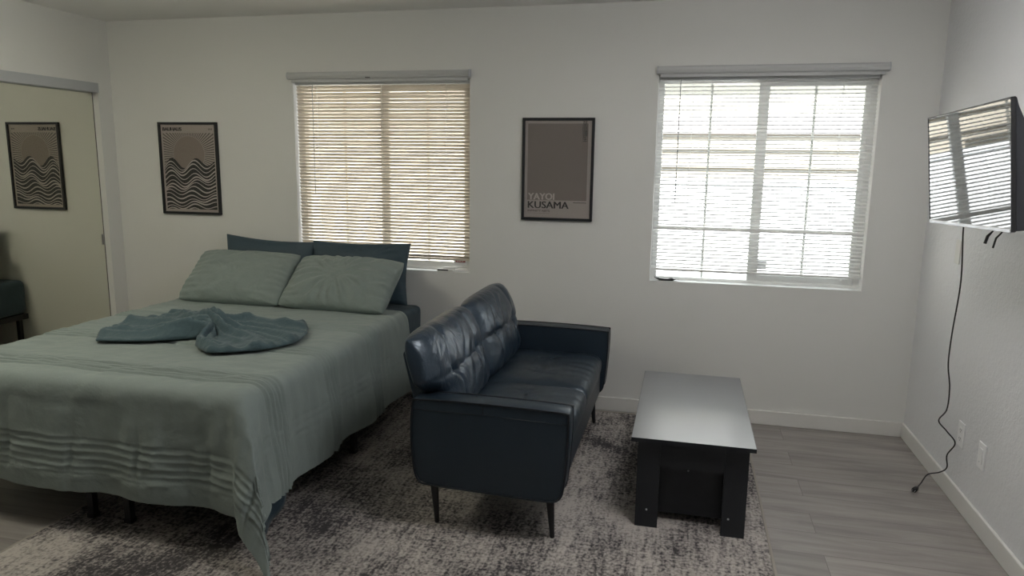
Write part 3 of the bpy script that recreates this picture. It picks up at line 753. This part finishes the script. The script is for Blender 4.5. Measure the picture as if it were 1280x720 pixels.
for k, yc in enumerate((mid-cwid/2, mid+cwid/2)):
    ycb = (-1.355, -0.625)[k]
    # seat cushion: local u = +x (front), v = +y
    Mx = frame_mat((3.225, yc, 0.385), (1, 0, 0.0), (0, 1, 0))
    W_, H_, T_ = 0.56, cwid+0.012, 0.145
    btn = [(0.02, -0.42), (0.02, 0.42)]
    mb = cushion(W_, H_, T_, Mx, p=7, ex=0.36, corner=0.03, ucr=(), vcr=(), buttons=btn, amp=0.003, seed=20+k*4, depth=0.009, cw=0.02,
                 wr=lambda X, Y, u, v: 0.0026*math.sin(Y*75+3*nz(X*4, Y*3, k))*max(0, u-0.35)*1.6 - 0.007*math.exp(-(abs(X-0.006)/0.010)**1.3)*(1 if abs(v) < 0.5 else 0.0)*0.6)
    o = mb.build('seat_cushion', 'leather', sf); subsurf(o, 1)
    for (bu, bv) in btn: sbutton(o, Mx @ Vector((bu*W_/2, bv*H_/2, T_/2-0.016)), (0, 0, 1))
    # back cushion: local u = along y, v = up the lean
    upv = Vector((-0.30, 0, 0.95)); base = Vector((2.975, ycb, 0.43))
    H2 = 0.425; W2_ = (0.755, 0.735)[k]; xl_ = ((0.262, 0.40), (0.40, 0.31))[k]; T2 = 0.20
    c = base+upv.normalized()*H2/2
    Mx = frame_mat(c, (0, 1, 0), upv)   # normal = y x up -> +x-ish
    btn = [(-0.47, -0.02), (0.47, -0.02)]
    mb = cushion(W2_, H2, T2, Mx, p=4.0, ex=0.44, corner=0.05, topc=0.05, ucr=(-0.47, 0.47), vcr=(-0.02,), buttons=btn, amp=0.005, seed=30+k*7, depth=0.015, cw=0.014, back=0.6, nu=80, nv=64, xlim=xl_,
                 wr=lambda X, Y, u, v: 0.0035*math.sin(X*34-Y*40+5*nz(X*6, Y*5, k*3))*math.exp(-((abs(u)-0.15)/0.6)**2)*(0.6 if v < 0 else 1))
    o = mb.build('back_cushion', 'leather_back', sf); subsurf(o, 1)
    for (bu, bv) in btn: sbutton(o, Mx @ Vector((bu*W2_/2, bv*H2/2, T2/2-0.028)), Mx.to_3x3() @ Vector((0, 0, 1)), 'leather_back')
for (lx, ly) in ((2.940, -1.640), (3.440, -1.640), (3.440, -0.290), (2.94, -0.290)):
    dy = -0.012 if ly < -1 else 0.012
    b = MB(); b.tube([(lx+.018, ly+dy, rz+0.0005), (lx+.017, ly+dy, rz+.006), (lx, ly, 0.20), (lx, ly, 0.21)], [0.0095, 0.010, 0.0185, 0.0185], 16); b.build('leg', 'black_metal', sf)

# ------------------------------------------------------------------ coffee table
tb = thing('coffee_table', (4.0, -0.98, rz), 'black woodgrain coffee table with panel legs at the right edge of the rug', 'table')
TX0, TX1, TY0, TY1, TZ = 3.752, 4.248, -1.492, -0.492, 0.415
z0 = rz+0.0005
b = MB(); b.box(TX0, TX1, TY0, TY1, TZ-0.018, TZ-.0008, 'table_black'); b.box(TX0+.001, TX1-.001, TY0+.001, TY1-.001, TZ-.0008, TZ, 'table_top'); b.build('tabletop', 'table_top', tb)
lx0, lx1, ly0, ly1 = 3.779, 4.226, -1.462, -0.522; zu = TZ-0.0185
for (xa, xb) in ((lx0, lx0+.094), (lx1-.094, lx1)):
    for (ya, yb, yo) in ((ly0, ly0+.016, 1), (ly1-.016, ly1, -1)):
        b = MB(); b.box(xa, xb, ya, yb, z0, zu)
        xs_ = xa if xa == lx0 else xb-.016
        if yo > 0: b.box(xs_, xs_+.016, yb, yb+.075, z0, zu)
        else: b.box(xs_, xs_+.016, ya-.075, ya, z0, zu)
        o = b.build('leg', 'table_black', tb)
        if yo > 0:
            c = MB(); cxm = (xa+xb)/2+(0.0 if xa == lx0 else -0.02); c.tube([(cxm, ya-.0012, 0.088), (cxm, ya+.001, 0.088)], 0.0045, 10); c.build('screw_cap', 'header', o)
for yy in (ly0+.001, ly1-.016):
    b = MB(); b.box(lx0+.0945, lx1-.0945, yy, yy+.015, 0.284, zu); b.build('apron', 'table_black', tb)
for xx in (lx0+.001, lx1-.016):
    b = MB(); b.box(xx, xx+.015, ly0+.092, ly1-.092, 0.284, zu); b.build('apron', 'table_black', tb)
b = MB(); bx0, bx1, by0, by1, bz0 = lx0+.05, lx1-.05, -1.38, -0.60, 0.045
b.box(bx0, bx1, by0, by0+.016, bz0, zu); b.box(bx0, bx1, by1-.016, by1, bz0, zu); b.box(bx0, bx0+.016, by0+.016, by1-.016, bz0, zu); b.box(bx1-.016, bx1, by0+.016, by1-.016, bz0, zu); b.box(bx0+.016, bx1-.016, by0+.016, by1-.016, bz0, bz0+.015)
o = b.build('storage_box', 'table_black', tb)
c = MB(); c.tube([(3.99, by0-.0012, 0.246), (3.99, by0+.001, 0.246)], 0.0045, 10); c.build('screw_cap', 'header', o)

# ------------------------------------------------------------------ television on its arm
tvr = D.objects.new('television', None); COL.objects.link(tvr)
tag(tvr, 'wall mounted flat screen television tilted down, reflecting the window blinds', 'television')
yaw, tilt, roll = 0.04, 0.107, -0.031
n_ = Vector((math.cos(yaw), math.sin(yaw), 0)); s_ = Vector((-math.sin(yaw), math.cos(yaw), 0))
upv = Vector((0, 0, 1))*math.cos(tilt)-n_*math.sin(tilt); fw = (-n_*math.cos(tilt)-Vector((0, 0, 1))*math.sin(tilt))
s2 = s_*math.cos(roll)+upv*math.sin(roll); u2 = -s_*math.sin(roll)+upv*math.cos(roll)
C_ = Vector((4.902, -1.392, 1.531))
TM = Matrix(((s2.x, u2.x, fw.x, C_.x), (s2.y, u2.y, fw.y, C_.y), (s2.z, u2.z, fw.z, C_.z), (0, 0, 0, 1)))  # local x along wall (far), y up, z toward the viewer
if TM.to_3x3().determinant() < 0: pass
tvr.location = C_
def tpart(name, mt, boxes, par=tvr, bev=0.0015):
    b = MB()
    for q in boxes: b.box(*q, None, 0.0, TM)
    o = b.build(name, mt, par)
    if bev: bevel(o, bev, 2)
    return o
hw, hh = 0.36, 0.2125
tpart('screen', 'screen', [(-hw+.006, hw-.006, -hh+.010, hh-.006, -0.004, 0.0)], bev=0)
tpart('bezel', 'black_plastic', [(-hw, -hw+.006, -hh, hh, -0.012, 0.002), (hw-.006, hw, -hh, hh, -0.012, 0.002), (-hw+.006, hw-.006, hh-.006, hh, -0.012, 0.002)])
lab(tpart('lower_bezel', 'silver', [(-hw+.006, hw-.006, -hh-.003, -hh+.010, -0.012, 0.003)]), 'lower edge, silver for the light it catches')  # light caught along the bezel bottom is painted as silver
b = MB()
# back shell: swelling toward the middle
prof = [(-hh+.002, -0.012), (-hh+.002, -0.045), (-hh+.06, -0.070), (0.02, -0.072), (0.12, -0.045), (hh-.03, -0.022), (hh-.002, -0.016), (hh-.002, -0.012)]
bm = bmesh.new(); A = [bm.verts.new((-hw+.002, q[0], q[1])) for q in prof]; B = [bm.verts.new((hw-.002, q[0], q[1])) for q in prof]
bm.faces.new(A); bm.faces.new(B[::-1])
for i in range(len(A)): bm.faces.new([A[i], B[i], B[(i+1) % len(A)], A[(i+1) % len(A)]])
b.bm(bm, None, TM); bevel(b.build('back_shell', 'dark_plastic', tvr), 0.004, 2)
wm = thing('wall_mount', (5.17, -1.36, 1.5), 'black articulated wall bracket between the television and the right wall', 'tv bracket')
b = MB(); b.box(5.182, 5.205, -1.42, -1.30, 1.36, 1.66); bevel(b.build('wall_plate', 'black_metal', wm), 0.003, 2)
b = MB(); b.tube([(5.175, -1.36, 1.44), (5.175, -1.36, 1.58)], 0.014, 12); b.box(5.03, 5.18, -1.378, -1.342, 1.485, 1.535); b.tube([(5.03, -1.36, 1.45), (5.03, -1.36, 1.57)], 0.014, 12); bevel(b.build('arm', 'black_metal', wm), 0.002, 2)
b = MB(); b.box(4.994, 5.02, -1.45, -1.27, 1.42, 1.60); bevel(b.build('tv_bracket_plate', 'black_metal', wm), 0.003, 2)
for (y, z1, rr_) in ((-1.50, 1.268, 0.0055), (-1.572, 1.260, 0.0035)):
    b = MB(); b.tube([(5.012, y, 1.42), (4.995, y, 1.345), (4.978, y, 1.312), (4.965, y+.001, 1.295), (4.96, y+.004, z1)], [0.003, 0.003, 0.003, rr_, rr_], 8); b.build('release_cord', 'black_plastic', wm)

# power cord hanging to the floor
pcd = thing('power_cord', (5.05, -0.79, 0), 'loose black power cord hanging from the television, its plug lying on the floor', 'cord')
pts = [(5.01, -1.16, 1.36), (5.0, -1.157, 1.30), (5.02, -1.14, 1.078), (5.045, -1.04, 0.845), (5.07, -0.965, 0.69), (5.09, -0.955, 0.58), (5.11, -0.895, 0.46), (5.13, -0.755, 0.36), (5.155, -0.80, 0.325), (5.186, -0.823, 0.28), (5.172, -0.785, 0.205), (5.178, -0.785, 0.145), (5.168, -0.735, 0.098), (5.142, -0.66, 0.050), (5.108, -0.692, 0.018), (5.082, -0.733, 0.013)]
b = MB(); b.tube(catmull(pts, 10), 0.0031, 8); b.build('cable', 'black_plastic', pcd)
b = MB(); dpl = Vector((-0.535, -0.845, 0)).normalized(); p0 = Vector((5.083, -0.732, 0.013))
b.tube([p0, p0+dpl*.022, p0+dpl*.026, p0+dpl*.058], [0.0045, 0.0065, 0.011, 0.0115], 10); pl = b.build('plug', 'black_plastic', pcd)
b = MB(); per = Vector((-dpl.y, dpl.x, 0))
for k in (-1, 1):
    q = p0+dpl*.058+per*0.0060*k; b.tube([q, q+dpl*.020], 0.0022, 6)
b.build('prong', 'steel', pl)

# wall plates
def plate(name, yc, zc, hw_, hh_, label, kind):
    r = thing(name, (XR, yc, zc), label, 'outlet' if kind == 'outlet' else 'wall plate'); b = MB(); b.box(XR-.006, XR-.0003, yc-hw_, yc+hw_, zc-hh_, zc+hh_)
    bevel(b.build('cover_plate', 'plate' if kind != 'painted' else 'wall', r), 0.0025, 3)
    if kind == 'outlet':
        for dz in (-.020, .020):
            b = MB(); b.box(XR-.0075, XR-.006, yc-.0165, yc+.0165, zc+dz-.0135, zc+dz+.0135); o = b.build('socket', 'plate', r)
            b = MB(); b.box(XR-.0082, XR-.0075, yc-.008, yc-.006, zc+dz-.002, zc+dz+.007); b.box(XR-.0082, XR-.0075, yc+.006, yc+.008, zc+dz-.002, zc+dz+.006); b.box(XR-.0082, XR-.0075, yc-.002, yc+.002, zc+dz-.010, zc+dz-.006); b.build('slot', 'slot', o)
    elif kind == 'switch':
        b = MB(); b.box(XR-.0085, XR-.006, yc-.0165, yc+.0165, zc-.033, zc+.033); b.build('insert', 'plate', r)
        b = MB(); b.tube([(XR-.0093, yc+.004, zc-.026), (XR-.0080, yc+.004, zc-.026)], 0.003, 8); b.build('screw', 'header', r)
plate('wall_outlet', -0.832, 0.328, 0.038, 0.0575, 'white double power outlet low on the right wall by the hanging cord', 'outlet')
plate('wall_plate', -1.073, 0.322, 0.036, 0.0575, 'white blank insert wall plate on the right wall, nearer the camera than the outlet', 'switch')
plate('wall_plate', -0.522, 1.134, 0.032, 0.0575, 'blank plate painted wall colour, behind the cord under the television', 'painted')

# ------------------------------------------------------------------ small things on the sills
r = thing('sash_latch', (2.43, 0.02, 0.832), 'small white and grey latch piece lying on the left window sill', 'latch')
b = MB(); b.box(2.375, 2.49, 0.006, 0.040, 0.8305, 0.845); bevel(b.build('body', 'vinyl', r), 0.004, 3)
b = MB(); b.box(2.382, 2.452, 0.0045, 0.0065, 0.834, 0.842); b.build('label_panel', 'slot', r)
b = MB(); b.box(2.41, 2.515, 0.020, 0.038, 0.8455, 0.856); bevel(b.build('lever', 'vinyl', r), 0.003, 3)
b = MB(); b.prism([(3.755, 0.857), (3.79, 0.839), (3.865, 0.839), (3.892, 0.852), (3.875, 0.852), (3.86, 0.858), (3.84, 0.851), (3.80, 0.852), (3.78, 0.857)], 0.01, 0.045, 'y')
o = b.build('window_crank', 'black_plastic', None, (3.82, 0.03, 0.839)); bevel(o, 0.003, 2); tag(o, 'small black plastic piece lying at the left end of the right window sill', 'latch')

# ------------------------------------------------------------------ posters
def poster(x0, x1, z0_, z1_, label, name='framed_poster', fw_=0.016, dep=0.022):
    r = thing(name, ((x0+x1)/2, -dep/2, (z0_+z1_)/2), label, 'poster')
    b = MB()
    b.box(x0, x1, -dep, -.001, z1_-fw_, z1_).box(x0, x1, -dep, -.001, z0_, z0_+fw_).box(x0, x0+fw_, -dep, -.001, z0_+fw_, z1_-fw_).box(x1-fw_, x1, -dep, -.001, z0_+fw_, z1_-fw_)
    bevel(b.build('frame', 'frame_black', r), 0.0015, 2)
    MB().box(x0+fw_-.002, x1-fw_+.002, -dep+.005, -dep+.007, z0_+fw_-.002, z1_-fw_+.002).build('glazing', 'poster_glass', r)
    return r, (x0+fw_, x1-fw_, z0_+fw_, z1_-fw_)
r, (ax, bx_, az, bz_) = poster(0.3676, 0.8251, 1.1454, 1.7679, 'black framed poster of dark waves under a rayed sun, titled BAUHAUS')
w_, h_ = bx_-ax, bz_-az; yp = -0.010
b = MB(); b.box(ax, bx_, yp, yp+.004, az, bz_, 'print_paper')
cx, cz, rad = ax+w_*.50, bz_-h_*.335, w_*.285
def fan(cx, cz, r0, r1, a0, a1, y, m, n=1):
    V = []
    for k in range(n+1):
        a = a0+(a1-a0)*k/n; V.append((cx+math.cos(a)*r1, y, cz+math.sin(a)*r1))
    for k in range(n, -1, -1):
        a = a0+(a1-a0)*k/n; V.append((cx+math.cos(a)*r0, y, cz+math.sin(a)*r0))
    b.poly(V, [list(range(len(V)))], m)
ztop = bz_-h_*.095; xl = ax+w_*.035; xr = bx_-w_*.035; zmid = bz_-h_*.47
NR = 46
for k in range(NR+1):
    a = -0.45+(PI+0.9)*k/NR
    da = 0.020
    def lim(an):
        dx, dz = math.cos(an), math.sin(an); L_ = 9
        if dx > 1e-6: L_ = min(L_, (xr-cx)/dx)
        if dx < -1e-6: L_ = min(L_, (xl-cx)/dx)
        if dz > 1e-6: L_ = min(L_, (ztop-cz)/dz)
        if dz < -1e-6: L_ = min(L_, (zmid-cz)/dz)
        return L_
    r1 = lim(a); r0 = rad*1.02
    if r1 > r0:
        V = [(cx+math.cos(a-da)*r0, yp-.0003, cz+math.sin(a-da)*r0), (cx+math.cos(a-da)*lim(a-da), yp-.0003, cz+math.sin(a-da)*lim(a-da)), (cx+math.cos(a+da)*lim(a+da), yp-.0003, cz+math.sin(a+da)*lim(a+da)), (cx+math.cos(a+da)*r0, yp-.0003, cz+math.sin(a+da)*r0)]
        b.poly(V, [[0, 1, 2, 3]], 'print_grey')
fan(cx, cz, 0.0, rad, 0, 2*PI, yp-.0006, 'print_sun', 40)
def wave(k, x):  # x,ret fractions (down)
    am = 0.062*max(0.45, 1-k*0.05); base = 0.430+k*0.040
    return base-am*math.cos((x-0.16)/0.47*2*PI+0.10*k+0.5*math.sin(k*.8))*(1-0.30*x)+0.012*math.sin(x*5+k*1.1)
NX = 60
V = []; 
for i in range(NX+1): x = i/NX; V.append((xl+(xr-xl)*x, yp-.0009, bz_-h_*wave(0, x)))
for i in range(NX, -1, -1): x = i/NX; V.append((xl+(xr-xl)*x, yp-.0009, az+h_*.03))
for i in range(NX):
    b.poly([V[i], V[i+1], (V[i+1][0], V[i+1][1], az+h_*.03), (V[i][0], V[i][1], az+h_*.03)], [[0, 1, 2, 3]], 'print_dark')
for k in range(1, 17):
    for i in range(NX):
        q = []
        for ii, sg in ((i, 1), (i+1, 1), (i+1, -1), (i, -1)):
            x = ii/NX; hwv = 0.0065*(1+0.35*math.sin(x*9+k*1.7)); d = wave(k, x)+sg*hwv-0.006
            q.append((xl+(xr-xl)*x, yp-.0012, min(max(bz_-h_*d, az+h_*.03), bz_-h_*.40+1)))
        if q[0][2] > az+h_*.031 or q[3][2] > az+h_*.031: b.poly(q, [[0, 1, 2, 3]], 'print_light')
b.build('print', 'print_paper', r)
b = MB(); [text_mb(b, 'BAUHAUS', ax+w_*.035+q*.0011, bz_-h_*.070, 0.033, yp-.0012-q*.00002, 'print_dark', 0.0003, width=w_*.35) for q in range(4)]; b.build('lettering', 'print_dark', r); b = MB(); text_mb(b, '1919', ax+w_*.88, bz_-h_*.062, 0.016, yp-.0012, 'print_dark', 0.0003)
b.build('small_print', 'print_dark', r)

r, (ax, bx_, az, bz_) = poster(2.9359, 3.3734, 1.1815, 1.7945, 'black framed brown poster with large YAYOI KUSAMA lettering, between the two windows')
w_, h_ = bx_-ax, bz_-az
b = MB(); b.box(ax, bx_, yp, yp+.004, az, bz_, 'print_paper2'); b.box(ax+w_*.042, bx_-w_*.055, yp-.0004, yp, az+h_*.183, bz_-h_*.03, 'print_brown')
b.build('print', 'print_paper2', r)
b = MB(); tx = ax+w_*.055
for q in range(4):
    text_mb(b, 'YAYOI', tx+q*.0011, az+h_*.188, 0.056, yp-.0010-q*.00002, 'print_light', 0.0004, width=w_*.40)
    text_mb(b, 'KUSAMA', tx+q*.0011, az+h_*.098, 0.060, yp-.0010-q*.00002, 'print_dark', 0.0, width=w_*.62)
text_mb(b, 'INFINITY NETS', tx, az+h_*.060, 0.018, yp-.0010, 'print_grey', 0.0004, width=w_*.34)
b.build('lettering', 'print_dark', r); b = MB()
for k, ch in enumerate('草間彌生'): text_mb(b, ch, bx_-w_*.14, bz_-h_*(.052+.052*k), 0.034, yp-.0010, 'print_dark', 0.0)
b.build('japanese_lettering', 'print_dark', r); b = MB()
b.box(ax+w_*.055, ax+w_*.40, yp-.001, yp, az+h_*.044, az+h_*.046, 'print_grey'); b.build('rule_line', 'print_grey', r); b = MB()
for k in range(9): b.box(bx_-w_*.25+k*w_*.022, bx_-w_*.25+k*w_*.022+w_*.015, yp-.001, yp, az+h_*.158, az+h_*.166, 'print_dark')
b.build('small_print', 'print_dark', r)
